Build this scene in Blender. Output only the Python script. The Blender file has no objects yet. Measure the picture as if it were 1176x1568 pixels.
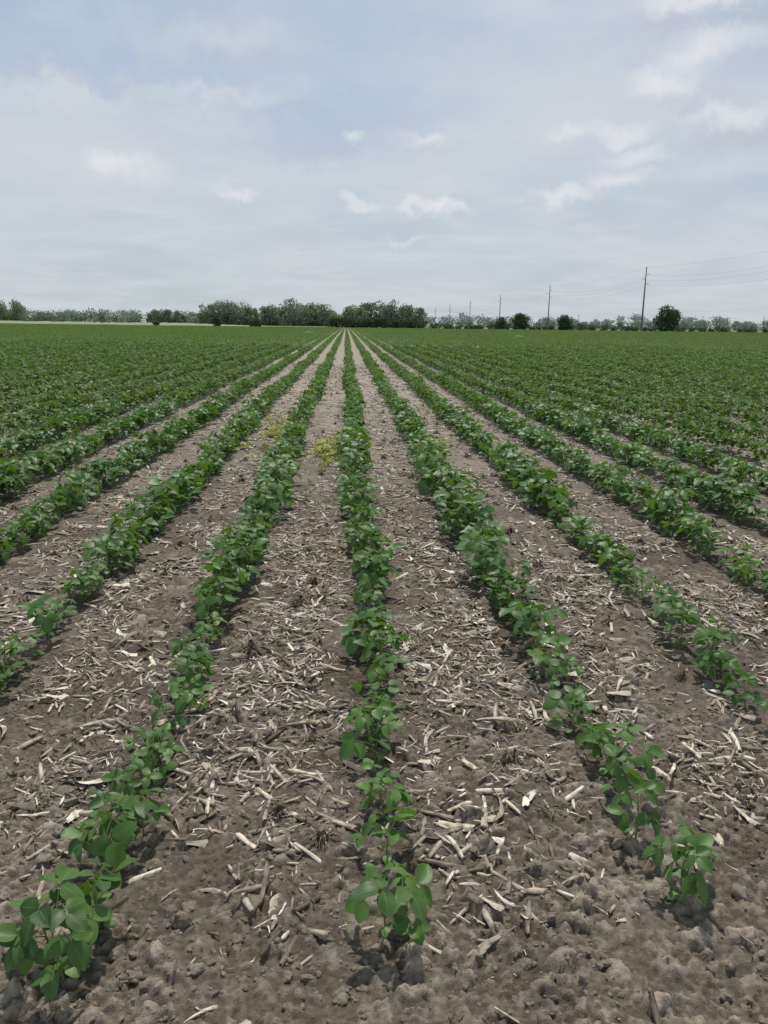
import bpy, math, random
import numpy as np
from mathutils import Vector, Matrix, Euler
random.seed(7); np.random.seed(7)
R = random.random
scene = bpy.context.scene
ROW0, RSP = 0.11, 0.762
CAMH = 1.47

# ------------------------------------------------------------------ helpers
def link(o):
    scene.collection.objects.link(o); return o
def nodes_of(name):
    m = bpy.data.materials.new(name); m.use_nodes = True
    nt = m.node_tree; nt.nodes.clear()
    return m, nt
def N(nt, t, **kw):
    n = nt.nodes.new(t)
    for k, v in kw.items():
        if k in ('operation','attribute_name'): setattr(n, k, v)
        else: n.inputs[k.replace('_',' ')].default_value = v
    return n
def L(nt, a, b): nt.links.new(a, b)
def ramp(nt, fac, stops):
    r = nt.nodes.new('ShaderNodeValToRGB')
    els = r.color_ramp.elements
    while len(els) < len(stops): els.new(0.5)
    for e, (p, c) in zip(els, stops):
        e.position = p; e.color = (*c, 1)
    if fac is not None: L(nt, fac, r.inputs[0])
    return r
def mixc(nt, f, a, b, mode='MIX'):
    m = nt.nodes.new('ShaderNodeMix'); m.data_type = 'RGBA'; m.blend_type = mode
    for s, v in ((m.inputs[0], f), (m.inputs[6], a), (m.inputs[7], b)):
        if hasattr(v, 'is_output'): L(nt, v, s)
        elif isinstance(v, (int, float)): s.default_value = v
        else: s.default_value = (*v, 1)
    return m.outputs[2]
def math_(nt, op, a, b=None, c=None, clamp=False):
    m = nt.nodes.new('ShaderNodeMath'); m.operation = op; m.use_clamp = clamp
    for i, v in enumerate((a, b, c)):
        if v is None: continue
        if hasattr(v, 'is_output'): L(nt, v, m.inputs[i])
        else: m.inputs[i].default_value = v
    return m.outputs[0]

# ------------------------------------------------------------------ numpy noise
def _h(ix, iy, seed):
    v = np.sin(ix*127.1 + iy*311.7 + seed*74.7)*43758.5453
    return v - np.floor(v)
def vnoise(x, y, seed=0):
    ix = np.floor(x); iy = np.floor(y); fx = x-ix; fy = y-iy
    ux = fx*fx*(3-2*fx); uy = fy*fy*(3-2*fy)
    a = _h(ix, iy, seed); b = _h(ix+1, iy, seed); c = _h(ix, iy+1, seed); d = _h(ix+1, iy+1, seed)
    return (a*(1-ux)+b*ux)*(1-uy) + (c*(1-ux)+d*ux)*uy
def fbm(x, y, o=3, seed=0):
    s = 0; a = 0.5; t = 0
    for i in range(o):
        s = s + a*vnoise(x*2**i + i*17.3, y*2**i - i*9.1, seed+i); t += a; a *= .5
    return s/t
def lumps(x, y, cell, seed, rmin, rmax, prob=1.0):
    gx = x/cell; gy = y/cell; ix = np.floor(gx); iy = np.floor(gy)
    best = np.zeros_like(x)
    for dx in (-1, 0, 1):
        for dy in (-1, 0, 1):
            cx = ix+dx; cy = iy+dy
            px = cx+_h(cx, cy, seed+1); py = cy+_h(cx, cy, seed+2)
            r = rmin+(rmax-rmin)*_h(cx, cy, seed+3)
            ang = 6.28*_h(cx, cy, seed+6); ux = gx-px; uy = gy-py; ca = np.cos(ang); sa = np.sin(ang)
            a = ux*ca+uy*sa; b = (uy*ca-ux*sa)*1.3
            d = np.maximum(np.abs(a), np.abs(b))*.5+.5*np.sqrt(a*a+b*b)
            t = np.clip(1-d/r, 0, 1)
            h = r*np.sqrt(t*(2-t))*(_h(cx, cy, seed+4) < prob)*(0.35+0.75*_h(cx, cy, seed+5))*(1+.6*(a/r)*(_h(cx, cy, seed+7)-.5))
            best = np.maximum(best, h)
    return best*cell
def wob(k, y):
    return 0.022*np.sin(y*0.55+k*1.7)+0.012*np.sin(y*1.9+k*2.9)
def ground_parts(x, y):
    x = np.asarray(x, float); y = np.asarray(y, float)
    near = np.clip((9-y)/4, 0, 1)*np.clip((y-0.2)/.6, 0, 1)*np.clip((4.2-abs(x))/1.2, 0, 1)
    mid = np.clip((22-y)/8, 0, 1)*np.clip((y+1)/1.5, 0, 1)*np.clip((12-abs(x))/4, 0, 1)
    q = (x-ROW0)/RSP; dr = np.abs(q-np.round(q))*RSP
    h = 0.035*(fbm(x*.9, y*.7, 3, 3)-.5)*mid
    h += -0.016*np.exp(-(dr/0.09)**2)*np.clip((y-1.3)/.5, 0, 1)*mid
    h += 0.05*(fbm(x*5.5, y*5.5, 3, 11)-.5)*near
    w1 = .028*(fbm(x*28, y*28, 2, 51)-.5); w2 = .028*(fbm(x*28, y*28, 2, 57)-.5)
    wx = x+w1+.009*(vnoise(x*110, y*110, 52)-.5); wy = y+w2+.009*(vnoise(x*110, y*110, 53)-.5)
    rough = np.clip(0.6+0.4*np.clip((2.6-y)/.9, 0, 1)+2.0*(fbm(x*3.3, y*3.3, 3, 77)-.5), .06, 1.35)
    s = rough*(0.85*lumps(wx, wy, .065, 5, .1, .6, .4)+0.85*lumps(wx, wy, .031, 9, .15, .7, .7)+.6*lumps(wx+3.1, wy+1.7, .015, 19, .2, .75, .9))
    s += 0.014*(.3+.7*rough)*(np.abs(fbm(x*24, y*24, 3, 31)-.5)*2-.2)
    return h, near*s
def ground_h(x, y):
    a, b = ground_parts(x, y); return a+b

# ------------------------------------------------------------------ mesh builder
class MB:
    def __init__(s): s.v = []; s.f = []; s.a = []; s.m = []
    def add(s, vs, fs, at=None, mat=0):
        o = len(s.v); s.v += [tuple(p) for p in vs]
        s.a += at if at else [(0, 0, 0.5)]*len(vs)
        s.f += [tuple(i+o for i in f) for f in fs]; s.m += [mat]*len(fs)
    def mesh(s, name, mats, smooth=True):
        me = bpy.data.meshes.new(name); me.from_pydata(s.v, [], s.f)
        for m in mats: me.materials.append(m)
        me.polygons.foreach_set('material_index', s.m)
        me.polygons.foreach_set('use_smooth', [smooth]*len(s.f))
        at = me.attributes.new('luv', 'FLOAT_VECTOR', 'POINT')
        at.data.foreach_set('vector', np.array(s.a, float).ravel())
        me.update(); return me
def frame_of(d):
    d = d.normalized(); u = Vector((0, 0, 1)) if abs(d.z) < .9 else Vector((1, 0, 0))
    a = d.cross(u).normalized(); return d, a, a.cross(d)
def tube(mb, pts, rads, n=6, mat=0, cap=True, tint=.5):
    vs = []; fs = []
    for i, p in enumerate(pts):
        d = (pts[min(i+1, len(pts)-1)]-pts[max(i-1, 0)])
        _, a, b = frame_of(d)
        for k in range(n):
            t = 2*math.pi*k/n; vs.append(p+(a*math.cos(t)+b*math.sin(t))*rads[i])
    for i in range(len(pts)-1):
        for k in range(n):
            fs.append((i*n+k, i*n+(k+1) % n, (i+1)*n+(k+1) % n, (i+1)*n+k))
    if cap:
        fs.append(tuple(range(n))[::-1]); fs.append(tuple((len(pts)-1)*n+k for k in range(n)))
    mb.add(vs, fs, [(0, 0, tint)]*len(vs), mat)

def rotmats(ROT):
    cx, cy, cz = np.cos(ROT).T; sx, sy, sz = np.sin(ROT).T
    M = np.empty((len(ROT), 3, 3))
    M[:, 0, 0] = cz*cy; M[:, 0, 1] = cz*sy*sx-sz*cx; M[:, 0, 2] = cz*sy*cx+sz*sx
    M[:, 1, 0] = sz*cy; M[:, 1, 1] = sz*sy*sx+cz*cx; M[:, 1, 2] = sz*sy*cx-cz*sx
    M[:, 2, 0] = -sy; M[:, 2, 1] = cy*sx; M[:, 2, 2] = cy*cx
    return M
def bake(name, meshes, P, ROT, SCL, IDX, seed=0, as_mesh=False):
    """merge many transformed copies of a few source meshes into one mesh"""
    P = np.asarray(P, float); ROT = np.asarray(ROT, float); SCL = np.asarray(SCL, float); IDX = np.asarray(IDX)
    rr = np.random.default_rng(seed); RND = rr.random(len(P)); M = rotmats(ROT)
    V, LV, LS, MI, A, RN, LC = [], [], [], [], [], [], []; vo = 0; lo = 0
    mats = list(meshes[0].materials)
    for j, me in enumerate(meshes):
        sel = np.where(IDX == j)[0]; n = len(sel)
        if not n: continue
        nv, nl, npoly = len(me.vertices), len(me.loops), len(me.polygons)
        co = np.empty(nv*3); me.vertices.foreach_get('co', co); co = co.reshape(-1, 3)
        li = np.empty(nl, int); me.loops.foreach_get('vertex_index', li)
        ls = np.empty(npoly, int); me.polygons.foreach_get('loop_start', ls)
        mi = np.empty(npoly, int); me.polygons.foreach_get('material_index', mi)
        a = np.zeros(nv*3)
        if 'luv' in me.attributes: me.attributes['luv'].data.foreach_get('vector', a)
        a = a.reshape(-1, 3)
        v = np.einsum('nij,nvj->nvi', M[sel], co[None]*SCL[sel][:, None, :])+P[sel][:, None, :]
        V.append(v.reshape(-1, 3)); LV.append((li[None]+(vo+np.arange(n)*nv)[:, None]).ravel())
        LS.append((ls[None]+(lo+np.arange(n)*nl)[:, None]).ravel()); MI.append(np.tile(mi, n))
        aa = np.tile(a[None], (n, 1, 1)); aa[:, :, 2] = aa[:, :, 2]*.7+.3*RND[sel][:, None]; A.append(aa.reshape(-1, 3))
        RN.append(np.repeat(RND[sel], nv)); LC.append((co[None]+RND[sel][:, None, None]*3.).reshape(-1, 3))
        vo += n*nv; lo += n*nl
    V = np.concatenate(V); LV = np.concatenate(LV); LS = np.concatenate(LS); MI = np.concatenate(MI)
    me = bpy.data.meshes.new(name)
    me.vertices.add(len(V)); me.vertices.foreach_set('co', V.ravel())
    me.loops.add(len(LV)); me.loops.foreach_set('vertex_index', LV.astype(np.int32))
    me.polygons.add(len(LS)); me.polygons.foreach_set('loop_start', LS.astype(np.int32))
    me.update(calc_edges=True)
    me.polygons.foreach_set('material_index', MI.astype(np.int32)); me.polygons.foreach_set('use_smooth', np.ones(len(LS), bool))
    for m in mats: me.materials.append(m)
    at = me.attributes.new('luv', 'FLOAT_VECTOR', 'POINT'); at.data.foreach_set('vector', np.concatenate(A).ravel())
    at = me.attributes.new('loc', 'FLOAT_VECTOR', 'POINT'); at.data.foreach_set('vector', np.concatenate(LC).ravel())
    at = me.attributes.new('rnd', 'FLOAT', 'POINT'); at.data.foreach_set('value', np.concatenate(RN))
    if as_mesh: return me
    return link(bpy.data.objects.new(name, me))

def instancer(name, P, ROT, SCL, IDX, coll):
    n = len(P); me = bpy.data.meshes.new(name)
    me.vertices.add(n); me.vertices.foreach_set('co', np.asarray(P, float).ravel())
    a = me.attributes.new('irot', 'FLOAT_VECTOR', 'POINT'); a.data.foreach_set('vector', np.asarray(ROT, float).ravel())
    a = me.attributes.new('iscl', 'FLOAT_VECTOR', 'POINT'); a.data.foreach_set('vector', np.asarray(SCL, float).ravel())
    a = me.attributes.new('iidx', 'INT', 'POINT'); a.data.foreach_set('value', np.asarray(IDX, int))
    ob = link(bpy.data.objects.new(name, me))
    ng = bpy.data.node_groups.new(name+'_scatter', 'GeometryNodeTree')
    ng.interface.new_socket('Geometry', in_out='INPUT', socket_type='NodeSocketGeometry')
    ng.interface.new_socket('Geometry', in_out='OUTPUT', socket_type='NodeSocketGeometry')
    gi = ng.nodes.new('NodeGroupInput'); go = ng.nodes.new('NodeGroupOutput')
    iop = ng.nodes.new('GeometryNodeInstanceOnPoints')
    ci = ng.nodes.new('GeometryNodeCollectionInfo'); ci.inputs['Collection'].default_value = coll
    ci.inputs['Separate Children'].default_value = True; ci.inputs['Reset Children'].default_value = True
    def na(nm, dt):
        q = ng.nodes.new('GeometryNodeInputNamedAttribute'); q.data_type = dt; q.inputs['Name'].default_value = nm
        return q.outputs['Attribute']
    e2r = ng.nodes.new('FunctionNodeEulerToRotation')
    k = ng.links.new
    k(gi.outputs[0], iop.inputs['Points']); k(ci.outputs[0], iop.inputs['Instance'])
    iop.inputs['Pick Instance'].default_value = True
    k(na('iidx', 'INT'), iop.inputs['Instance Index'])
    k(na('irot', 'FLOAT_VECTOR'), e2r.inputs[0]); k(e2r.outputs[0], iop.inputs['Rotation'])
    k(na('iscl', 'FLOAT_VECTOR'), iop.inputs['Scale'])
    k(iop.outputs[0], go.inputs[0])
    md = ob.modifiers.new('scatter', 'NODES'); md.node_group = ng
    return ob
def coll_of(name, meshes):
    c = bpy.data.collections.new(name)
    for i, m in enumerate(meshes):
        o = bpy.data.objects.new(m.name, m); c.objects.link(o)
    return c

# ------------------------------------------------------------------ materials
def mat_soil(name='soil', shade_and_flecks=True):
    m, nt = nodes_of(name)
    out = N(nt, 'ShaderNodeOutputMaterial'); b = N(nt, 'ShaderNodeBsdfPrincipled', Roughness=.95)
    b.inputs['Specular IOR Level'].default_value = .1
    geo = N(nt, 'ShaderNodeNewGeometry'); pos = geo.outputs['Position']
    n1 = N(nt, 'ShaderNodeTexNoise', Scale=1.8, Detail=4.); L(nt, pos, n1.inputs['Vector'])
    n2 = N(nt, 'ShaderNodeTexNoise', Scale=55., Detail=4., Roughness=.7); L(nt, pos, n2.inputs['Vector'])
    n3 = N(nt, 'ShaderNodeTexNoise', Scale=260., Detail=2., Roughness=.65); L(nt, pos, n3.inputs['Vector'])
    c1 = ramp(nt, n1.outputs[0], [(.36, (.172, .146, .115)), (.64, (.272, .238, .192))])
    c2 = ramp(nt, n2.outputs[0], [(.3, (.60, .585, .57)), (.7, (1.28, 1.28, 1.28))])
    c = mixc(nt, 1., c1.outputs[0], c2.outputs[0], 'MULTIPLY')
    if shade_and_flecks:   # light on crumb tops and shade in hollows, painted by height
        at = N(nt, 'ShaderNodeAttribute', attribute_name='relief_shade')
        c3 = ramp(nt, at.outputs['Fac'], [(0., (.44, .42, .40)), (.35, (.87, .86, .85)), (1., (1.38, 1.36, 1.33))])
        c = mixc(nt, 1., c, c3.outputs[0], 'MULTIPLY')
        mp = N(nt, 'ShaderNodeMapping'); mp.inputs['Scale'].default_value = (24, 13, 24); L(nt, pos, mp.inputs[0])
        n4 = N(nt, 'ShaderNodeTexNoise', Scale=1., Detail=3., Roughness=.7, Distortion=1.2); L(nt, mp.outputs[0], n4.inputs[0])
        fl = ramp(nt, n4.outputs[0], [(.43, (0, 0, 0)), (.54, (1, 1, 1))])
        sx = N(nt, 'ShaderNodeSeparateXYZ'); L(nt, pos, sx.inputs[0])
        mr = N(nt, 'ShaderNodeMapRange'); mr.inputs['From Min'].default_value = 7; mr.inputs['From Max'].default_value = 18
        mr.inputs['To Max'].default_value = .8; L(nt, sx.outputs[1], mr.inputs[0])
        f = math_(nt, 'MULTIPLY', fl.outputs[0], mr.outputs[0])
        c = mixc(nt, f, c, (.45, .405, .33))
        mg = N(nt, 'ShaderNodeMapRange'); mg.inputs['From Min'].default_value = 334; mg.inputs['From Max'].default_value = 336
        L(nt, sx.outputs[1], mg.inputs[0])
        c = mixc(nt, mg.outputs[0], c, (.13, .17, .09))
    L(nt, c, b.inputs['Base Color'])
    bm = N(nt, 'ShaderNodeBump', Strength=.9, Distance=.006); L(nt, n2.outputs[0], bm.inputs['Height'])
    bm2 = N(nt, 'ShaderNodeBump', Strength=1., Distance=.003); L(nt, n3.outputs[0], bm2.inputs['Height'])
    L(nt, bm.outputs[0], bm2.inputs['Normal']); L(nt, bm2.outputs[0], b.inputs['Normal'])
    L(nt, b.outputs[0], out.inputs[0]); return m

def mat_leaf(name, dark, light, vein, transl=.28, rough=.5, spec=.4):
    m, nt = nodes_of(name)
    out = N(nt, 'ShaderNodeOutputMaterial'); b = N(nt, 'ShaderNodeBsdfPrincipled', Roughness=rough)
    b.inputs['Specular IOR Level'].default_value = spec
    at = N(nt, 'ShaderNodeAttribute', attribute_name='luv'); s = N(nt, 'ShaderNodeSeparateXYZ'); L(nt, at.outputs['Vector'], s.inputs[0])
    col = mixc(nt, s.outputs[2], dark, light)
    if vein:
        au = math_(nt, 'ABSOLUTE', s.outputs[0])
        mid = math_(nt, 'LESS_THAN', au, .045)
        ph = math_(nt, 'SUBTRACT', math_(nt, 'MULTIPLY', s.outputs[1], 44.), math_(nt, 'MULTIPLY', au, 17.))
        sv = math_(nt, 'MULTIPLY', math_(nt, 'POWER', math_(nt, 'ABSOLUTE', math_(nt, 'SINE', math_(nt, 'MULTIPLY', ph, .5))), 18.), .18)
        vm = math_(nt, 'MAXIMUM', math_(nt, 'MULTIPLY', mid, .5), sv)
        col = mixc(nt, vm, col, vein)
        bp = N(nt, 'ShaderNodeBump', Strength=.4, Distance=.0015); bp.invert = True
        L(nt, vm, bp.inputs['Height']); L(nt, bp.outputs[0], b.inputs['Normal'])
    L(nt, col, b.inputs['Base Color'])
    if transl > 0:
        tr = N(nt, 'ShaderNodeBsdfTranslucent')
        tc = mixc(nt, 1., col, (1.6, 1.75, .6), 'MULTIPLY'); L(nt, tc, tr.inputs[0])
        mx = N(nt, 'ShaderNodeMixShader'); mx.inputs[0].default_value = transl
        L(nt, b.outputs[0], mx.inputs[1]); L(nt, tr.outputs[0], mx.inputs[2]); L(nt, mx.outputs[0], out.inputs[0])
    else: L(nt, b.outputs[0], out.inputs[0])
    return m
def mat_plain(name, col, col2=None, scale=5., rough=.8, stretch=(1, 1, 1)):
    m, nt = nodes_of(name)
    out = N(nt, 'ShaderNodeOutputMaterial'); b = N(nt, 'ShaderNodeBsdfPrincipled', Roughness=rough)
    tc = N(nt, 'ShaderNodeTexCoord'); mp = N(nt, 'ShaderNodeMapping'); mp.inputs['Scale'].default_value = stretch
    L(nt, tc.outputs['Object'], mp.inputs[0])
    n = N(nt, 'ShaderNodeTexNoise', Scale=scale, Detail=4.); L(nt, mp.outputs[0], n.inputs[0])
    r = ramp(nt, n.outputs[0], [(.35, col), (.65, col2 or tuple(c*.7 for c in col))])
    L(nt, r.outputs[0], b.inputs['Base Color']); L(nt, b.outputs[0], out.inputs[0]); return m
def mat_straw(name, stops):
    m, nt = nodes_of(name)
    out = N(nt, 'ShaderNodeOutputMaterial'); b = N(nt, 'ShaderNodeBsdfPrincipled', Roughness=.65)
    b.inputs['Specular IOR Level'].default_value = .3
    oi = N(nt, 'ShaderNodeAttribute', attribute_name='rnd'); r = ramp(nt, oi.outputs['Fac'], stops)
    tc = N(nt, 'ShaderNodeAttribute', attribute_name='loc'); mp = N(nt, 'ShaderNodeMapping'); mp.inputs['Scale'].default_value = (12, 420, 420)
    L(nt, tc.outputs['Vector'], mp.inputs[0])
    n = N(nt, 'ShaderNodeTexNoise', Scale=1., Detail=3.); L(nt, mp.outputs[0], n.inputs[0])
    n2 = N(nt, 'ShaderNodeTexNoise', Scale=45., Detail=3.); L(nt, tc.outputs['Vector'], n2.inputs[0])
    s1 = ramp(nt, n.outputs[0], [(.3, (.60, .58, .54)), (.6, (1.1, 1.1, 1.1))])
    s2 = ramp(nt, n2.outputs[0], [(.38, (.45, .41, .36)), (.54, (1.05, 1.05, 1.05))])
    c = mixc(nt, 1., r.outputs[0], s1.outputs[0], 'MULTIPLY'); c = mixc(nt, .8, c, s2.outputs[0], 'MULTIPLY')
    L(nt, c, b.inputs['Base Color'])
    bp = N(nt, 'ShaderNodeBump', Strength=.5, Distance=.001); L(nt, n.outputs[0], bp.inputs['Height']); L(nt, bp.outputs[0], b.inputs['Normal'])
    L(nt, b.outputs[0], out.inputs[0]); return m

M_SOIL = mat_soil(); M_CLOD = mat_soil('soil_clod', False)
M_LEAF = mat_leaf('soybean_leaf', (.032, .082, .020), (.118, .225, .052), (.17, .28, .10), rough=.46, spec=.38)
M_LEAFFAR = mat_leaf('soybean_leaf_far', (.045, .096, .023), (.135, .218, .056), None, rough=.58, spec=.25)
M_STEM = mat_plain('soybean_stem', (.20, .27, .09), (.15, .20, .06))
M_YEL = mat_leaf('weed_leaf', (.20, .24, .06), (.46, .43, .16), None)
STR = [(0., (.095, .073, .055)), (.2, (.21, .175, .135)), (.45, (.37, .32, .25)), (.74, (.55, .49, .395)), (1., (.80, .74, .62))]
M_STRAW = mat_straw('corn_residue_straw', STR)
M_STALK = mat_straw('corn_stalk_rind', [(0., (.33, .27, .19)), (.5, (.56, .48, .35)), (1., (.78, .70, .54))])
M_ROOT = mat_straw('corn_root_fibre', [(0., (.12, .09, .065)), (1., (.26, .21, .16))])

# ------------------------------------------------------------------ ground
def axis(lo, hi, step, far_hi, far_lo, g):
    a = list(np.arange(lo, hi, step)); s = step; v = a[-1]
    while v < far_hi: s *= g; v += s; a.append(v)
    s = step; v = a[0]; pre = []
    while v > far_lo: s *= g; v -= s; pre.append(v)
    return np.array(pre[::-1]+a)
ys = axis(1.25, 3.4, .0045, 4200, -40, 1.025)
xs = axis(-1.6, 2.0, .005, 3500, -3500, 1.045)
X, Y = np.meshgrid(xs, ys); Za, Zb = ground_parts(X, Y); Z = Za+Zb
me = bpy.data.meshes.new('ground'); nx, ny = len(xs), len(ys)
me.vertices.add(nx*ny); me.vertices.foreach_set('co', np.stack([X, Y, Z], -1).ravel())
i, j = np.meshgrid(np.arange(nx-1), np.arange(ny-1)); q = (j*nx+i).ravel()
fc = np.stack([q, q+1, q+nx+1, q+nx], -1); nf = len(fc)
me.loops.add(nf*4); me.loops.foreach_set('vertex_index', fc.ravel())
me.polygons.add(nf); me.polygons.foreach_set('loop_start', np.arange(nf)*4)
me.polygons.foreach_set('use_smooth', np.ones(nf, bool)); me.update(calc_edges=True)
relief_shade = np.clip((Zb+.002)/.030, 0, 1); fade = np.clip((9-Y)/4, 0, 1)*np.clip((4.2-abs(X))/1.2, 0, 1)  # painted relief shading: raised crumbs lighter, hollows darker
relief_shade = relief_shade*fade+.45*(1-fade)
at = me.attributes.new('relief_shade', 'FLOAT', 'POINT'); at.data.foreach_set('value', relief_shade.ravel())
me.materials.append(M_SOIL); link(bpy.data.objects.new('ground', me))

# ------------------------------------------------------------------ soybean plants
def leaflet(mb, base, d, n, Ln, W, fold, droop, nt, sv, tint, mat=0):
    d = d.normalized(); side = d.cross(n)
    if side.length < 1e-3: side = d.cross(Vector((1, 0, 0)))
    side.normalize(); n = side.cross(d).normalized()
    vs = []; at = []; fs = []; ns = len(sv); rp = R()*6
    for i in range(nt+1):
        t = i/nt
        w = W*.5*(4*max(t*(1-t), 0))**.55*(1.22-.45*t) + .0006
        for s in sv:
            z = fold*abs(s)*w - droop*Ln*t*t + .03*Ln*math.sin(rp+t*7+s*2.)*abs(s)
            vs.append(base+d*(Ln*t)+side*(s*w)+n*z); at.append((s, t, tint))
    for i in range(nt):
        for k in range(ns-1):
            fs.append((i*ns+k, i*ns+k+1, (i+1)*ns+k+1, (i+1)*ns+k))
    mb.add(vs, fs, at, mat)
def plant(name, seed, detail, H=.17, nl=6, lm=None, big_=1.):
    random.seed(seed); mb = MB()
    nt, sv = (7, [-1, -.5, 0, .5, 1]) if detail else (3, [-1, 0, 1])
    lean = Vector((random.uniform(-.15, .15), random.uniform(-.15, .15), 1))
    top = lean*H
    if detail: tube(mb, [Vector((0, 0, -.02)), lean*(H*.5)+Vector((random.uniform(-.006, .006), 0, 0)), top], [.0034, .0028, .0016], 6, 1)
    az0 = R()*6.28
    for k in range(nl):
        fr = k/(nl-1); node = lean*(H*(.25+.72*fr))
        az = az0+k*2.3+random.uniform(-.4, .4)
        big = math.sin(math.pi*(.25+.62*fr))
        pl = (.028+.055*big)*random.uniform(.7, 1.25)*big_; el = math.radians(random.uniform(25, 62)+12*fr)
        pd = Vector((math.cos(az)*math.cos(el), math.sin(az)*math.cos(el), math.sin(el)))
        midp = node+pd*pl*.55; tip = node+pd*pl+Vector((0, 0, -.004))
        if detail: tube(mb, [node, midp, tip], [.0016, .0013, .0010], 4, 1, False)
        e2 = math.radians(random.uniform(-50, 30)); h = Vector((math.cos(az), math.sin(az), 0))
        d = (h*math.cos(e2)+Vector((0, 0, math.sin(e2)))).normalized()
        n0 = Vector((random.uniform(-.5, .5), random.uniform(-.5, .5), 1)).normalized()
        sd = d.cross(n0).normalized(); n0 = sd.cross(d)
        LL = (.031+.033*big)*random.uniform(.82, 1.18)*big_; tint = R()*.6
        a0 = tip+d*.012
        if detail: tube(mb, [tip, a0], [.001, .0009], 4, 1, False)
        leaflet(mb, a0, d, n0, LL, LL*.70, random.uniform(-.25, .5), random.uniform(.05, .4), nt, sv, tint+R()*.4)
        for sg in (-1, 1):
            an = sg*math.radians(random.uniform(62, 95))
            dd = d*math.cos(an)+sd*math.sin(an)+Vector((0, 0, random.uniform(-.5, .35)))
            nn = n0+Vector((random.uniform(-.45, .45), random.uniform(-.45, .45), 0))
            leaflet(mb, tip+dd*.003, dd, nn, LL*.9, LL*.62, random.uniform(-.25, .5), random.uniform(.05, .4), nt, sv, tint+R()*.4)
    for k in range(3):
        az = R()*6.28
        leaflet(mb, top, Vector((math.cos(az)*.6, math.sin(az)*.6, 1)), Vector((-math.cos(az), -math.sin(az), .6)), .026, .012, .8, .1, nt, sv, 1.0)
    for sg in (0, math.pi):
        az = az0+1+sg; leaflet(mb, lean*(H*.25)+Vector((math.cos(az), math.sin(az), .4))*.02, Vector((math.cos(az), math.sin(az), -.1)), Vector((0, 0, 1)), .035, .03, .1, .3, nt, sv, .5+R()*.5)
    return mb.mesh(name, [lm or M_LEAF, M_STEM])
HI = [plant('soybean_plant_leafy_%d' % i, 100+i, True, .15+.014*(i % 4), 5+i % 3, None, 1.1) for i in range(12)]
LO = [plant('soybean_plant_simple_%d' % i, 200+i, False, .16+.012*(i % 4), 6+i % 2, M_LEAFFAR) for i in range(6)]

rng = np.random.default_rng(3)
def single(k, y, mi, sc, rz, dx=0.):
    x = ROW0+RSP*k+dx
    o = link(bpy.data.objects.new('soybean_plant', HI[mi])); o.location = (x, y, float(ground_h(x, y))-.002)
    o.rotation_euler = (0, 0, rz); o.scale = (sc,)*3
for a in [(0, 1.60, 0, .95, .4, .04), (0, 1.61, 3, .75, 2.2, -.01), (0, 1.90, 1, .80, 1.1, .0), (0, 2.10, 5, .72, 3.3, .01), (0, 2.19, 9, .66, 1.3, .0),
          (-1, 1.50, 2, 1.02, .3, .01), (-1, 1.54, 4, .95, 2.7, -.02), (-1, 1.66, 7, .85, 4.2, .03), (-1, 1.84, 6, .95, 1., .01), (-1, 1.95, 8, .9, 5., -.02), (-1, 2.04, 0, .85, 2., .05),
          (1, 1.68, 4, .9, .9, .01), (1, 1.75, 9, .8, 3.9, .03), (1, 1.95, 6, .9, 2.9, -.02), (1, 2.13, 2, .85, 5.1, .02)]:
    single(*a)

def row_points(k, y0, y1, sp0, sp1, seed):
    r = np.random.default_rng(seed); P = []; Rr = []; S = []; y = y0
    while y < y1:
        t = min(1, max(0, (y-2.2)/4.0)); sp = sp0+(sp1-sp0)*min(1, t*1.5)
        vig = .76+.44*vnoise(np.array([y*1.5]), np.array([k*3.3]), 9)[0]
        sc = (.74+.42*t)*r.uniform(.75, 1.2)*vig
        x = ROW0+RSP*k+wob(k, y)+r.normal(0, .012+.018*t)
        P.append((x, y, 0)); Rr.append((r.normal(0, .12), r.normal(0, .12), r.uniform(0, 6.28))); S.append((sc*1.05, sc*1.05, sc*r.uniform(.85, 1.08)))
        y += sp*r.uniform(.3, 1.7)+(r.random() < .05)*.09
    return P, Rr, S
for k in range(-5, 6):
    y0 = {0: 2.42, -1: 2.18, 1: 2.30}.get(k, 1.55+.25*abs(math.sin(k*3.1)))
    P, Rr, S = row_points(k, y0, 13., .13, .080, 500+k)
    P = np.array(P); P[:, 2] = ground_h(P[:, 0], P[:, 1])-.004
    bake('soybean_row', HI, P, Rr, S, rng.integers(0, len(HI), len(P)), k+50)
SEG = 2.4
def segment(name, seed):
    r = np.random.default_rng(seed); n = 28; y = (np.arange(n)+r.uniform(-.4, .4, n)+.5)/n*SEG-SEG/2
    s = r.uniform(1.0, 1.45, n)
    return bake(name, LO, np.stack([r.normal(0, .03, n), y, y*0-.004], -1), np.stack([r.normal(0, .12, n), r.normal(0, .12, n), r.uniform(0, 6.28, n)], -1),
                np.stack([s, s, s*.92], -1), r.integers(0, 6, n), seed, True)
C_SEG = coll_of('soybean_row_segments', [segment('soybean_row_segment_%d' % i, 700+i) for i in range(8)])
P, Rr, S = [], [], []
for k in range(-55, 60):
    xk = abs(ROW0+RSP*k)
    y = 13. if -5 <= k <= 5 else max(1.7, (xk-5)/.75)
    y += SEG/2
    while y < 51:
        P.append((ROW0+RSP*k+wob(k, y), y, -.002)); Rr.append((0, 0, math.pi*(R() < .5)+(wob(k, y-.8)-wob(k, y+.8))/1.6)); q = random.uniform(.88, 1.1); S.append((q, 1, q)); y += SEG
instancer('soybean_crop_middle', P, Rr, S, rng.integers(0, 8, len(P)), C_SEG)
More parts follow.
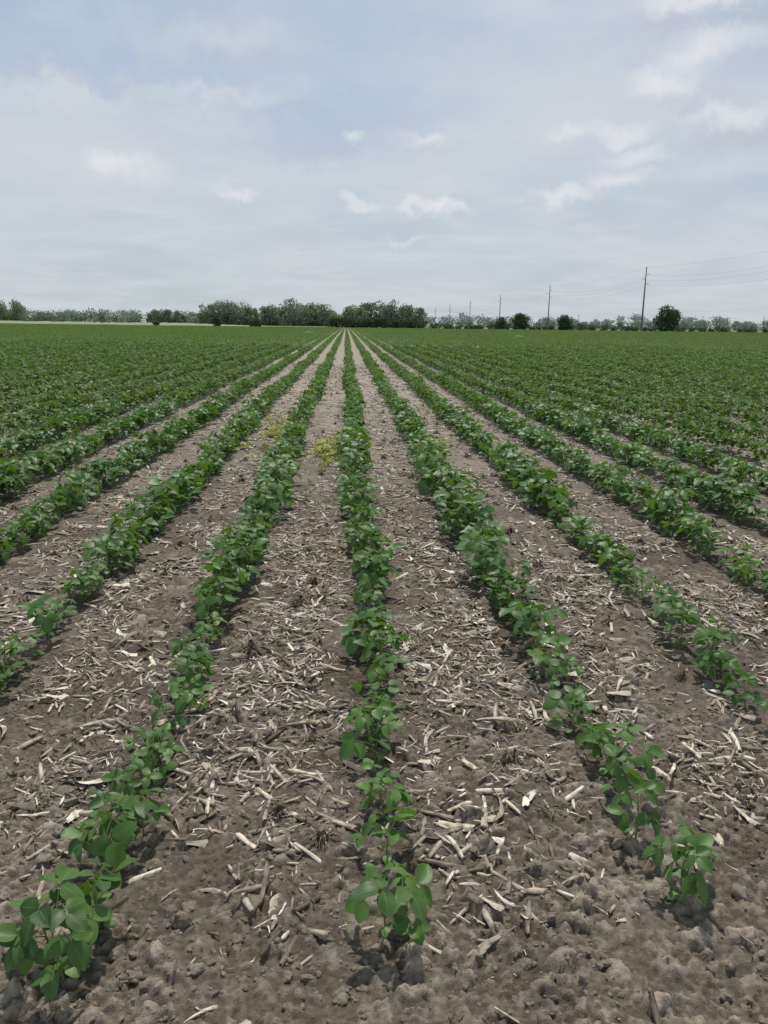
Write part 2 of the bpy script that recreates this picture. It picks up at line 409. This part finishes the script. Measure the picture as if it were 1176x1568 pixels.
def patch(name, seed):
    r = np.random.default_rng(seed); n = 8*10*110
    row = r.integers(0, 8, n); gx = np.clip(r.normal(0, .10, n), -.23, .23)
    y = r.uniform(-5, 5, n); x = (row-3.5)*RSP+gx
    lump = .8+.35*vnoise(y*1.7+row*31, row*3.3, seed)
    z = (.245-1.5*gx**2)*lump*np.where(r.random(n) < .6, 1, r.uniform(.35, 1, n))
    c = np.stack([x, y, z], -1)
    nn = np.stack([r.normal(0, .6, n), r.normal(0, .6, n), np.ones(n)], -1); nn /= np.linalg.norm(nn, axis=1)[:, None]
    a = np.stack([r.normal(size=n), r.normal(size=n), r.normal(size=n)*.2], -1)
    u = np.cross(nn, a); u /= np.linalg.norm(u, axis=1)[:, None]; v = np.cross(nn, u)
    s = r.uniform(.03, .045, n)[:, None]
    vs = np.stack([c-u*s*1.25, c-v*s*.75, c+u*s*1.25, c+v*s*.75], 1).reshape(-1, 3)
    m = bpy.data.meshes.new(name); m.from_pydata(vs.tolist(), [], np.arange(4*n).reshape(-1, 4).tolist())
    at = m.attributes.new('luv', 'FLOAT_VECTOR', 'POINT')
    tt = np.repeat(.1+.9*r.random(n), 4); at.data.foreach_set('vector', np.stack([tt*0, tt*0, tt], -1).ravel())
    m.materials.append(M_LEAFFAR); return m
C_P = coll_of('soybean_patches', [patch('soybean_patch_%d' % i, 40+i) for i in range(4)])
P, Rr, S = [], [], []
for jy in range(28):
    yc = 56+10*jy; lim = .72*(yc+5)+8
    m = int(lim/(8*RSP))+1
    for ix in range(-m, m+1):
        P.append((ROW0+RSP*.5+ix*8*RSP, yc, 0)); Rr.append((0, 0, math.pi*(R() < .5))); S.append((1, 1, random.uniform(.9, 1.15)))
instancer('soybean_crop_far', P, Rr, S, rng.integers(0, 4, len(P)), C_P)

# ------------------------------------------------------------------ weeds
WE = [plant('weed_plant_%d' % i, 300+i, False, .08, 6, M_YEL) for i in range(3)]
for (cx, cy, rx, ry, n) in [(-.22, 8.9, .26, 1.1, 44), (-.95, 10.6, .24, 1.6, 40), (1.2, 9.6, .15, .3, 5), (21.5, 98, .5, .6, 40), (-5.5, 120, .5, .6, 20)]:
    a = rng.normal(size=(n, 2))*[rx*.45, ry*.5]+[cx, cy]
    zz = ground_h(a[:, 0], a[:, 1]); sc = rng.uniform(.4, .9, n)*(1 if cy < 50 else 3.6)
    bake('weed_patch', WE, np.stack([a[:, 0], a[:, 1], zz], -1), np.stack([zz*0, zz*0, rng.uniform(0, 6, n)], -1), np.stack([sc]*3, -1), rng.integers(0, 3, n))

# ------------------------------------------------------------------ residue
def ribbon(name, seed, Ln, W, curl, twist, arc, n=7, mat=M_STRAW, thick=0.):
    random.seed(seed); mb = MB(); vs = []; fs = []; b1 = random.uniform(-1, 1)*curl; b2 = random.uniform(-1, 1)*curl*.6
    for i in range(n+1):
        t = i/n-.5; w = W*.5*random.uniform(.72, 1.15)
        if i in (0, n): w *= random.uniform(.45, 1.)
        c = Vector((t*Ln, b1*Ln*(t*t*2), b2*Ln*(.5-t*t*2)))
        ta = twist*t
        for s in (-1, 0, 1):
            jit = random.uniform(-.07, .07)*Ln if i in (0, n) else 0
            vs.append(c+Vector((jit, s*w*math.cos(ta), s*w*math.sin(ta)+(1-abs(s))*arc*W)))
    for i in range(n):
        for k in range(2): fs.append((i*3+k, i*3+k+1, i*3+k+4, i*3+k+3))
    if thick:
        o = len(vs); vs += [v-Vector((0, 0, thick)) for v in vs]
        for i in range(n): fs.append((i*3, i*3+3, o+i*3+3, o+i*3)); fs.append((i*3+2, o+i*3+2, o+i*3+5, i*3+5))
        for i in (0, n): fs.append((i*3, i*3+1, o+i*3+1, o+i*3)); fs.append((i*3+1, i*3+2, o+i*3+2, o+i*3+1))
    mb.add(vs, fs); return mb.mesh(name, [mat], not thick)
def stalk(name, seed, Ln, r, half):
    random.seed(seed); mb = MB(); nseg = 9; ns = 12; span = math.pi*(1.15 if half else 2)
    vs = []; fs = []; node = random.uniform(.2, .8); bend = random.uniform(-.06, .06)
    for i in range(nseg+1):
        t = i/nseg; q = r*(1+.22*math.exp(-((t-node)/.05)**2))*(1-.12*t)
        for k in range(ns+1):
            a = span*k/ns-(.1 if half else 0); jx = random.uniform(-.06, .05)*Ln if i in (0, nseg) else 0
            w = q*(1+.10*math.sin(k*2.7+seed))*(1+.12*math.sin(t*9+seed))
            vs.append(Vector(((t-.5)*Ln+jx, math.cos(a)*w, math.sin(a)*w*.66+bend*Ln*math.sin(t*3.1))))
    m = ns+1
    for i in range(nseg):
        for k in range(ns): fs.append((i*m+k, i*m+k+1, (i+1)*m+k+1, (i+1)*m+k))
    mb.add(vs, fs)
    for e in (-1, 1):
        vs = [Vector((e*Ln*.44, 0, bend*Ln*.2))]+[Vector((e*Ln*(.46+.02*R()), math.cos(2*math.pi*k/ns)*r*.85, math.sin(2*math.pi*k/ns)*r*.6)) for k in range(ns)]
        if not half: mb.add(vs, [(0, 1+k, 1+(k+1) % ns) for k in range(ns)], None, 0)
    for _ in range(4):
        a = R()*6.28; e = random.choice((-1, 1)); b = Vector((e*Ln*.45, math.cos(a)*r, math.sin(a)*r*.7)); d = Vector((e, math.cos(a)*.35, math.sin(a)*.2))*Ln*random.uniform(.12, .3)
        s = Vector((0, -math.sin(a), math.cos(a)))*r*.25
        mb.add([b-s, b+s, b+d+s*.3, b+d-s*.3], [(0, 1, 2, 3)])
    return mb.mesh(name, [M_STALK])
SL = []; PW = []
for i in range(5): SL.append(ribbon('corn_chip_%02d' % i, 5+i, .022, .0080, .08, .3, .12, 2, thick=.0015)); PW.append(5)
for i in range(6): SL.append(ribbon('corn_sliver_%02d' % i, 10+i, .042, .0050, .08, .4, .2, 3)); PW.append(5)
for i in range(8): SL.append(ribbon('corn_splinter_%02d' % i, 20+i, .065, .0100, .07, .5, .2, 4, thick=.003)); PW.append(4)
for i in range(5): SL.append(ribbon('corn_husk_shred_%02d' % i, 30+i, .060, .020, .25, 1.0, .2, 6)); PW.append(1.6)
for i in range(4): SL.append(ribbon('corn_leaf_strip_%02d' % i, 40+i, .11, .010, .35, 1.6, .25, 8)); PW.append(1.2)
PW = np.array(PW, float)/sum(PW)
def scatter_residue(n, x0, x1, y0, y1, smin, smax, seed, flat=.18):
    r = np.random.default_rng(seed); x = r.uniform(x0, x1, n*4); y = r.uniform(y0, y1, n*4)
    q = (x-ROW0)/RSP; dr = np.abs(q-np.round(q))*RSP
    den = np.clip((dr-.03)/.14, .10, 1)*np.clip((y-1.35)/1.15, .07, 1)*(.10+1.2*np.clip((fbm(x*3.2, y*2.2, 3, 5)-.36)*3.2, 0, 1))
    keep = r.random(n*4) < den; x = x[keep][:n]; y = y[keep][:n]; m = len(x)
    z = ground_h(x, y)+r.uniform(.001, .010, m)
    rot = np.stack([r.normal(0, flat*1.6, m), r.normal(0, flat, m), r.uniform(0, 6.28, m)], -1)
    s = np.exp(r.uniform(math.log(smin), math.log(smax), m))
    return np.stack([x, y, z], -1), rot, np.stack([s, s, s], -1), r.choice(len(SL), m, p=PW)
bake('corn_residue', SL, *scatter_residue(24000, -3, 3.4, 1.2, 5.2, .26, 1.7, 1), seed=1)
bake('corn_residue', SL, *scatter_residue(40000, -5.5, 7, 5.2, 13, .5, 1.7, 2), seed=2)
bake('corn_residue', SL, *scatter_residue(22000, -5, 7, 13, 30, 1.0, 2.3, 3), seed=3)
ST = [stalk('corn_stalk_%02d' % i, 60+i, random.uniform(.06, .14), random.uniform(.0065, .011), i % 2 == 0) for i in range(8)]
r = np.random.default_rng(17)
px, py = [], []
while len(px) < 620:
    x = r.uniform(-4, 5); y = 1.5+9.5*r.random()**1.15; q = (x-ROW0)/RSP; dr = abs(q-round(q))*RSP
    if r.random() < np.clip((dr-.08)/.15, 0, 1)*np.clip((y-1.5)/1.1, .06, 1): px.append(x); py.append(y)
for (x, y) in [(.40, 2.78), (.36, 2.12), (.47, 2.20), (-.26, 2.2), (-.17, 2.15), (.66, 1.80), (.50, 1.74), (.98, 1.92), (1.32, 2.62), (1.35, 2.28), (-.10, 2.66), (.30, 3.15), (1.02, 3.6), (-.36, 3.2), (-.75, 3.3), (1.2, 1.72), (1.3, 1.78), (1.22, 2.2), (.33, 2.02), (.42, 2.05), (.52, 2.1), (-.3, 2.3), (-.22, 2.05),
               (1.28, 2.45), (1.40, 2.5), (1.2, 2.36), (1.5, 2.3), (1.15, 2.9), (1.35, 2.1), (-.05, 2.0), (-.13, 2.32), (.6, 2.3)]:
    px.append(x); py.append(y)
px = np.array(px); py = np.array(py); n = len(px); s = r.uniform(.55, 1.2, n)
bake('corn_stalk_pieces', ST, np.stack([px, py, ground_h(px, py)+.006], -1), np.stack([r.uniform(-.6, .6, n), r.normal(0, .1, n), r.uniform(0, 6.28, n)], -1), np.stack([s]*3, -1), r.integers(0, 8, n), 4)
def crown(name, seed):
    random.seed(seed); mb = MB()
    for k in range(110):
        a = R()*6.28; el = random.uniform(-.1, 1.1); l = random.uniform(.02, .055)
        d = Vector((math.cos(a)*math.cos(el), math.sin(a)*math.cos(el), math.sin(el)*.7)); b = d*.008
        s = Vector((-math.sin(a), math.cos(a), random.uniform(-.5, .5)))*random.uniform(.0008, .0022)
        m_ = b+d*l*.6+Vector((0, 0, .004)); e = b+d*l+Vector((random.uniform(-.01, .01), random.uniform(-.01, .01), -.012))
        mb.add([b-s, b+s, m_+s, m_-s, e], [(0, 1, 2, 3), (3, 2, 4)], None, 0)
    tube(mb, [Vector((0, 0, -.01)), Vector((.004, 0, .02)), Vector((.012, .004, .035))], [.014, .011, .009], 8, 0)
    return mb.mesh(name, [M_ROOT])
CR = [crown('corn_root_crown_%d' % i, 70+i) for i in range(4)]
pts = [(.65, 4.7), (-.12, 2.55), (.57, 2.4), (-.44, 3.35), (1.44, 3.0), (1.2, 3.3), (-.07, 1.98), (-.2, 2.1), (.9, 2.55), (1.3, 1.75), (-1.15, 3.3), (-.2, 4.3)]
for k in range(-5, 7):
    y = 3.5+R()
    while y < 14:
        pts.append((ROW0+RSP*(k+.5)+random.uniform(-.1, .15), y)); y += random.uniform(.5, 1.5)
pts = np.array(pts); n = len(pts); s = r.uniform(.8, 1.5, n)
bake('corn_stubble', CR, np.stack([pts[:, 0], pts[:, 1], ground_h(pts[:, 0], pts[:, 1])+.004], -1), np.stack([r.normal(0, .3, n), r.normal(0, .3, n), r.uniform(0, 6, n)], -1), np.stack([s]*3, -1), r.integers(0, 4, n), 5)

# ------------------------------------------------------------------ clods
def clod(name, seed, sub):
    import bmesh
    from mathutils import noise
    bm = bmesh.new(); bmesh.ops.create_icosphere(bm, subdivisions=sub, radius=1)
    off = Vector((seed*3.1, seed*1.7, seed))
    for v in bm.verts:
        p = v.co.copy(); f = 1+.5*noise.noise(p*1.1+off)+.32*noise.noise(p*2.6+off)+.14*noise.noise(p*6+off)
        v.co = p*(f-noise.cell(p*1.4+off)*.16); v.co.z *= .6
    m = bpy.data.meshes.new(name); bm.to_mesh(m); bm.free(); m.materials.append(M_CLOD)
    return m
CLH = [clod('soil_clod_%d' % i, i+1, 3) for i in range(6)]; CLL = [clod('soil_crumb_%d' % i, i+11, 2) for i in range(6)]
def clods(name, src, n, x0, x1, y0, y1, s0, sg, smin, smax, seed):
    r = np.random.default_rng(seed); x = r.uniform(x0, x1, n); y = r.uniform(y0, y1, n)
    k = r.random(n) < .15+.85*np.clip((fbm(x*4, y*4, 2, 8)-.38)*4, 0, 1); x = x[k]; y = y[k]; n = len(x)
    s = np.clip(s0*np.exp(r.normal(0, sg, n)), smin, smax)
    bake(name, src, np.stack([x, y, ground_h(x, y)-s*.08], -1), r.uniform(-.5, 6, (n, 3))*[.15, .15, 1], np.stack([s*r.uniform(.8, 1.3, n), s, s*r.uniform(.8, 1.1, n)], -1), r.integers(0, 6, n), seed)
clods('soil_crumbs', CLL, 10000, -1.4, 1.9, 1.1, 3.2, .0042, .4, .002, .008, 5)
clods('soil_crumbs', CLL, 6000, -2.6, 3.2, 3.2, 6.5, .007, .35, .004, .012, 7)
clods('soil_clods', CLH, 1000, -1.5, 2.0, 1.1, 3.0, .011, .45, .008, .028, 6)

# ------------------------------------------------------------------ trees
def crown_quads(mb, r, lobes, n, s0, s1):
    lobes = np.array(lobes); w = (lobes[:, 3]*lobes[:, 4]*lobes[:, 5])**.67; w /= w.sum()
    li = r.choice(len(lobes), n, p=w); d = r.normal(size=(n, 3)); d /= np.linalg.norm(d, axis=1)[:, None]
    rad = np.clip(r.normal(.88, .16, n), .2, 1.22)[:, None]
    c = lobes[li, :3]+d*rad*lobes[li, 3:6]; c[:, 2] = np.abs(c[:, 2])
    nn = d+r.normal(0, .6, (n, 3)); nn /= np.linalg.norm(nn, axis=1)[:, None]
    u = np.cross(nn, r.normal(size=(n, 3))); u /= np.linalg.norm(u, axis=1)[:, None]; v = np.cross(nn, u)
    s = r.uniform(s0, s1, n)[:, None]
    vs = np.stack([c-u*s, c-v*s*.7, c+u*s, c+v*s*.7], 1).reshape(-1, 3)
    tt = np.repeat(np.clip(r.random(n)*.6+_h(li.astype(float), li*2., 3)*.4, 0, 1), 4)
    mb.add(vs.tolist(), np.arange(4*n).reshape(-1, 4).tolist(), [(0, 0, float(t)) for t in tt], 0)
def tree_into(mb, x, y, H, W, seed, n, s0, s1, low=.12):
    r = np.random.default_rng(seed); b = Vector((x, y, -.2))
    th = H*.35; tube(mb, [b, b+Vector((r.normal(0, .1), 0, th*.6)), b+Vector((r.normal(0, .3), r.normal(0, .3), H*.6))], [H*.03, H*.022, H*.01], 7, 1)
    lobes = []; nl = int(r.integers(9, 14))
    for k in range(nl):
        a = r.uniform(0, 6.28); zz = r.uniform(low+.08, .86); prof = math.sin(math.pi*min(1, max(.12, (zz-low+.2)/(1.12-low))))**.7
        rr = r.uniform(.25, .7)*W*.5*prof; c = Vector((x+math.cos(a)*rr, y+math.sin(a)*rr, zz*H))
        ls = r.uniform(.17, .27)*W
        lobes.append((c.x, c.y, c.z, ls, ls, ls*.8*min(1.2, H/W)))
        tube(mb, [b+Vector((0, 0, th*r.uniform(.6, 1.1))), (b+Vector((0, 0, th*1.1))+c)/2, c], [H*.013, H*.009, H*.004], 5, 1, False)
    lobes.append((x, y, H*.55, W*.3, W*.3, H*.28)); lobes.append((x, y, H*.25, W*.36, W*.36, H*.22))
    crown_quads(mb, r, lobes, n, s0, s1)
M_BARK = mat_plain('bark', (.10, .085, .07), (.06, .05, .04), 3.)
M_T1 = mat_leaf('tree_foliage', (.030, .056, .025), (.078, .122, .050), None, .15, .7, .2)
M_T1B = mat_leaf('bush_foliage', (.050, .080, .038), (.125, .16, .078), None, .15, .7, .2)
M_T2 = mat_leaf('tree_foliage_hazy', (.16, .21, .17), (.25, .30, .225), None, .15, .8, .1)  # aerial haze mixed into the foliage colour
M_T2B = mat_leaf('tree_foliage_hazier', (.20, .25, .235), (.28, .33, .29), None, .15, .8, .1)  # stronger painted haze for trees farther back
M_T3 = mat_leaf('tree_foliage_haziest', (.26, .325, .35), (.33, .385, .395), None, .1, .9, .05)  # palest, bluish painted haze for the farthest line
M_BK2 = mat_plain('bark_hazy', (.24, .25, .23), (.2, .21, .19), 3.)  # bark colour paled with the same painted haze
def tree(x, y, H, W, seed, n=2600, s=(.18, .42), mat=M_T1, name='tree', low=.1):
    mb = MB(); tree_into(mb, 0, 0, H, W, seed, n, s[0], s[1], low)
    o = link(bpy.data.objects.new(name, mb.mesh(name, [mat, M_BARK], False))); o.location = (x, y, 0)
tree(133, 325, 11.2, 13.2, 1, 5200, low=.02)
tree(76.5, 345, 7.1, 8.4, 2, 2600, low=.0)
tree(95.5, 345, 6.8, 8.0, 3, 2400, low=.0)
tree(67.5, 342, 5.6, 5.5, 4, 1500, low=.0, mat=M_T1B)
tree(-57, 352, 4.2, 5.0, 5, 1200, low=.0)
tree(-40, 355, 3.8, 6.4, 6, 1100, low=.0)
tree(-86, 365, 2.4, 3.6, 7, 500, low=.0, mat=M_T1B)
def mass(name, items, mats, n, s, seed, low=.0):
    mb = MB()
    for i, (x, y, H, W) in enumerate(items): tree_into(mb, x, y, H, W, seed*100+i, n, s[0], s[1], low)
    link(bpy.data.objects.new(name, mb.mesh(name, mats, False)))
def line(x0, x1, y, h0, h1, step, seed, wf=1.2, yj=10):
    r = np.random.default_rng(seed); o = []; x = x0
    while x < x1:
        h = (h0+(h1-h0)*vnoise(np.array([x/step/5.]), np.array([seed*1.]), 3)[0])*r.uniform(.82, 1.15)
        o.append((x, y+r.uniform(-yj, yj), h, h*wf*r.uniform(.9, 1.3))); x += step*r.uniform(.6, 1.4)
    return o
mass('windbreak_hedge', line(-6, 35, 352, 3.8, 5.0, 1.8, 21, 1.2, 2), [M_T1, M_BARK], 420, (.18, .4), 21)
mass('bush_row', line(38, 130, 350, 1.0, 3.4, 2.6, 22, 1.8, 5)+line(130, 300, 352, 1.4, 3.8, 3, 23, 1.8, 6), [M_T1B, M_BARK], 240, (.18, .4), 22)
mass('bush_row', line(-330, -90, 410, .6, 2.0, 6.5, 24, 2., 8), [M_T1B, M_BARK], 140, (.2, .4), 23)
g = []
for (x0, x1, y, h, nn) in [(-2, 50, 520, 16.5, 12), (-58, -9, 560, 18.8, 12), (-106, -68, 600, 20, 9), (-260, -238, 600, 19.5, 4), (-292, -280, 600, 17.5, 3), (-160, -126, 640, 11.5, 7)]:
    for i in range(nn):
        t = (i+.5)/nn; hh = h*(.58+.42*math.sin(math.pi*(.10+.8*t)))*random.uniform(.86, 1.08)
        g.append((x0+(x1-x0)*t+random.uniform(-2, 2), y+random.uniform(-12, 12), hh, hh*random.uniform(.8, 1.1)))
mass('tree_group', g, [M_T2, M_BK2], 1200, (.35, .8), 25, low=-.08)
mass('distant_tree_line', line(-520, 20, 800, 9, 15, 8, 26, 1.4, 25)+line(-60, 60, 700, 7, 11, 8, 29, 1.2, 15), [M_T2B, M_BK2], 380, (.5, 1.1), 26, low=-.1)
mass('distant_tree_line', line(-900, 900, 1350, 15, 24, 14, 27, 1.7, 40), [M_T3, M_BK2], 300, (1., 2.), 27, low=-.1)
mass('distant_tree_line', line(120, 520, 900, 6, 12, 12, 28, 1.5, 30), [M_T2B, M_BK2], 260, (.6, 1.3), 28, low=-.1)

# pale grass bank beyond the field
M_GR = mat_plain('dry_grass', (.21, .25, .12), (.15, .20, .09), .15)
mb = MB(); nxx = 160; vs = []; fs = []
for i in range(nxx+1):
    x = -340+i*(300/nxx)
    for (yy, hb) in [(372, -.05), (392, .8), (430, 1.2), (480, -.05)]:
        e = min(1, (nxx-i)/25); vs.append((x, yy, hb*e*random.uniform(.8, 1.15) if hb > 0 else hb))
for i in range(nxx):
    for k in range(3): fs.append((i*4+k, i*4+k+1, (i+1)*4+k+1, (i+1)*4+k))
mb.add(vs, fs); link(bpy.data.objects.new('grass_bank', mb.mesh('grass_bank', [M_GR])))

# ------------------------------------------------------------------ power line
M_POLE = mat_plain('weathered_pole', (.22, .21, .20), (.16, .155, .15), .6)
M_INS = mat_plain('insulator', (.30, .30, .31), (.22, .22, .23), 4.)
M_WIRE = mat_plain('wire', (.25, .26, .27), (.2, .2, .21), 1.)
PX = 127.5; PY = [178+160*i for i in range(9)]
ATT = [(1.3, 24.0), (-1.3, 22.0), (1.3, 20.0), (0, 26.6)]
mb = MB(); tube(mb, [Vector((0, 0, -1)), Vector((0, 0, 13)), Vector((0, 0, 26.8))], [.42, .33, .2], 12, 0)
for (dx, z) in ATT[:3]:
    tube(mb, [Vector((0, 0, z-.5)), Vector((dx*.6, 0, z-.1)), Vector((dx, 0, z))], [.12, .09, .07], 6, 0)
    for q in range(5): tube(mb, [Vector((dx, 0, z-.12*q)), Vector((dx, 0, z-.12*q-.06))], [.16, .10], 8, 1)
tube(mb, [Vector((0, 0, 26.7)), Vector((0, 0, 27.3))], [.05, .03], 6, 1)
pm = mb.mesh('power_pole', [M_POLE, M_INS])
for y in PY: link(bpy.data.objects.new('power_pole', pm)).location = (PX, y, 0)
mb = MB()
for a, b in zip(PY[:-1], PY[1:]):
    for (dx, z) in ATT:
        zz = z-.6 if dx else z; p = []
        for i in range(15):
            t = i/14; p.append(Vector((PX+dx, a+(b-a)*t, zz-4*3.2*t*(1-t)*(1 if dx else .7))))
        tube(mb, p, [.02]*15, 4, 0, False)
link(bpy.data.objects.new('power_line_wires', mb.mesh('power_line_wires', [M_WIRE])))
mb = MB(); tube(mb, [Vector((0, 0, -.5)), Vector((0, 0, 11))], [.2, .13], 8, 0)
tube(mb, [Vector((-1.3, 0, 10.1)), Vector((1.3, 0, 10.1))], [.09, .09], 4, 0)
for x in (-1.15, -.4, 1.15): tube(mb, [Vector((x, 0, 10.1)), Vector((x, 0, 10.4))], [.06, .05], 6, 1)
um = mb.mesh('utility_pole', [M_POLE, M_INS])
for (x, y) in [(274, 600), (322, 600), (226, 600), (180, 610), (140, 620)]: link(bpy.data.objects.new('utility_pole', um)).location = (x, y, 0)

# ------------------------------------------------------------------ light and sky
SAZ, SEL = math.radians(8), math.radians(65)
S = Vector((math.sin(SAZ)*math.cos(SEL), math.cos(SAZ)*math.cos(SEL), math.sin(SEL)))
sun = bpy.data.lights.new('sun', 'SUN'); sun.energy = 3.5; sun.angle = math.radians(2.5); sun.color = (1, .95, .87)
so = link(bpy.data.objects.new('sun', sun)); so.rotation_euler = S.to_track_quat('Z', 'Y').to_euler(); so.location = (0, 0, 50)
w = bpy.data.worlds.new('World'); scene.world = w; w.use_nodes = True; nt = w.node_tree; nt.nodes.clear()
out = N(nt, 'ShaderNodeOutputWorld'); bg = N(nt, 'ShaderNodeBackground'); bg.inputs['Strength'].default_value = .1
sky = N(nt, 'ShaderNodeTexSky'); sky.sky_type = 'NISHITA'; sky.sun_disc = False; sky.sun_elevation = SEL; sky.sun_rotation = SAZ
sky.air_density = 1.; sky.dust_density = 2.
tc = N(nt, 'ShaderNodeTexCoord'); D = tc.outputs['Generated']
sx = N(nt, 'ShaderNodeSeparateXYZ'); L(nt, D, sx.inputs[0])
dz = math_(nt, 'MAXIMUM', sx.outputs[2], 0.)
el = ramp(nt, dz, [(0., (.53, .605, .645)), (.10, (.515, .595, .66)), (.22, (.46, .56, .685)), (.38, (.42, .52, .66)), (.6, (.33, .41, .52)), (1., (.27, .34, .45))])
e10 = mixc(nt, 1., el.outputs[0], (10, 10, 10), 'MULTIPLY')
base = mixc(nt, .12, e10, sky.outputs[0])
den = math_(nt, 'ADD', dz, .10)
px_ = math_(nt, 'DIVIDE', sx.outputs[0], den); py_ = math_(nt, 'DIVIDE', sx.outputs[1], den)
cb = N(nt, 'ShaderNodeCombineXYZ'); L(nt, px_, cb.inputs[0]); L(nt, py_, cb.inputs[1])
thin = N(nt, 'ShaderNodeMapRange'); thin.inputs['From Min'].default_value = .38; thin.inputs['From Max'].default_value = .6
thin.inputs['To Min'].default_value = 1.; thin.inputs['To Max'].default_value = .4; L(nt, dz, thin.inputs[0])
def cloud(scale, seed, detail, lo, hi, sxy=(1, 1, 1), dist=.4):
    mp = N(nt, 'ShaderNodeMapping'); mp.inputs['Location'].default_value = (seed, seed*.7, 0); mp.inputs['Scale'].default_value = sxy
    L(nt, cb.outputs[0], mp.inputs[0])
    n = N(nt, 'ShaderNodeTexNoise', Scale=scale, Detail=detail, Roughness=.52, Distortion=dist); L(nt, mp.outputs[0], n.inputs[0])
    return math_(nt, 'MULTIPLY', ramp(nt, n.outputs[0], [(lo, (0, 0, 0)), (hi, (1, 1, 1))]).outputs[0], thin.outputs[0])
veil = cloud(.9, 3.3, 5., .34, .64, (1, .8, 1))
wisp = cloud(2.2, 8.1, 6., .48, .74, (1, 1.1, 1), .6)
shade = cloud(1.3, 14.7, 4., .45, .75)
c = mixc(nt, math_(nt, 'MULTIPLY', veil, .8), base, (6.2, 6.6, 7.05))
c = mixc(nt, math_(nt, 'MULTIPLY', shade, .35), c, (5.0, 5.45, 6.15))
c = mixc(nt, math_(nt, 'MULTIPLY', wisp, .36), c, (7.2, 7.45, 7.75))
nv = N(nt, 'ShaderNodeTexNoise', Scale=26., Detail=7., Roughness=.62); L(nt, D, nv.inputs[0])
sub = N(nt, 'ShaderNodeVectorMath', operation='SUBTRACT'); L(nt, nv.outputs['Color'], sub.inputs[0]); sub.inputs[1].default_value = (.5, .5, .5)
def warped(k):
    scv = N(nt, 'ShaderNodeVectorMath', operation='SCALE'); L(nt, sub.outputs[0], scv.inputs[0]); scv.inputs['Scale'].default_value = k
    Dd = N(nt, 'ShaderNodeVectorMath', operation='ADD'); L(nt, D, Dd.inputs[0]); L(nt, scv.outputs[0], Dd.inputs[1]); return Dd.outputs[0]
DS, DB = warped(.055), warped(.10)
def puff(az, elv, wa, wh, amt, col, c, soft=.0):
    az = math.radians(az); e = math.radians(elv); v = Vector((math.sin(az)*math.cos(e), math.cos(az)*math.cos(e), math.sin(e)))
    s = N(nt, 'ShaderNodeVectorMath', operation='SUBTRACT'); L(nt, DB if wa > .08 else DS, s.inputs[0]); s.inputs[1].default_value = v
    m = N(nt, 'ShaderNodeVectorMath', operation='MULTIPLY'); L(nt, s.outputs[0], m.inputs[0]); m.inputs[1].default_value = (1/wa, 1/wa, 1/wh)
    ln = N(nt, 'ShaderNodeVectorMath', operation='LENGTH'); L(nt, m.outputs[0], ln.inputs[0])
    mr = N(nt, 'ShaderNodeMapRange'); mr.interpolation_type = 'SMOOTHSTEP'
    mr.inputs['From Min'].default_value = 1.; mr.inputs['From Max'].default_value = soft
    mr.inputs['To Max'].default_value = amt; L(nt, ln.outputs['Value'], mr.inputs[0])
    return mixc(nt, mr.outputs[0], c, col)
W_ = (7.9, 8.05, 8.3); G_ = (6.3, 6.7, 7.15); B_ = (4.1, 5.1, 6.8); GB = (4.7, 5.25, 6.15)
for a in [(-20, 11, .28, .12, .7, G_), (-1, 13.0, .18, .055, .65, B_), (-19, 15.5, .18, .026, .6, B_), (-9, 17.5, .16, .03, .5, G_), (20, 13, .24, .09, .5, G_), (8, 16.5, .15, .05, .4, G_),
          (-7.5, 12.6, .10, .022, .5, G_), (-9, 14.3, .12, .02, .45, (7.0, 7.25, 7.6)), (-18, 13.6, .10, .02, .4, (7.0, 7.25, 7.6)), (26, 18.8, .14, .03, .65, GB), (26, 11.8, .13, .03, .5, GB), (22, 14.0, .10, .02, .4, GB),
          (23.5, 19.2, .06, .018, .85, W_), (20.5, 19.4, .045, .012, .7, W_),
          (6.6, 8.0, .048, .013, .9, W_), (4.2, 8.1, .025, .010, .75, W_), (1, 8.2, .032, .011, .65, W_), (-7.2, 8.7, .038, .012, .6, W_), (-14.5, 9.8, .065, .025, .6, W_), (-15.8, 10.1, .032, .018, .6, W_),
          (.5, 12.3, .024, .010, .7, W_), (5.5, 12.0, .030, .010, .6, W_), (15, 8.6, .06, .015, .75, W_), (18.5, 9.4, .05, .015, .75, W_),
          (20.5, 14.8, .06, .024, .85, W_), (22.5, 16.2, .055, .018, .75, W_), (18.5, 12.2, .05, .015, .7, W_), (24, 17.0, .08, .02, .6, W_), (19.5, 10.8, .05, .014, .55, W_), (15, 12.3, .04, .012, .6, W_), (25, 12.8, .07, .018, .65, W_), (4, 5.8, .04, .008, .4, W_)]:
    c = puff(*a, c)
L(nt, c, bg.inputs[0]); L(nt, bg.outputs[0], out.inputs[0])

# ------------------------------------------------------------------ camera
cam = bpy.data.cameras.new('camera'); co = link(bpy.data.objects.new('camera', cam)); scene.camera = co
cam.sensor_fit = 'VERTICAL'; cam.sensor_height = 24; cam.lens = 24*1184/1568; cam.clip_start = .05; cam.clip_end = 8000
Rm = Matrix.Rotation(math.radians(-2.89), 4, 'Z') @ Matrix.Rotation(math.radians(90-13.6), 4, 'X') @ Matrix.Rotation(math.radians(.7), 4, 'Z')
co.matrix_world = Matrix.Translation((0, 0, CAMH)) @ Rm
scene.view_settings.view_transform = 'Standard'; scene.view_settings.look = 'None'; scene.view_settings.exposure = 0
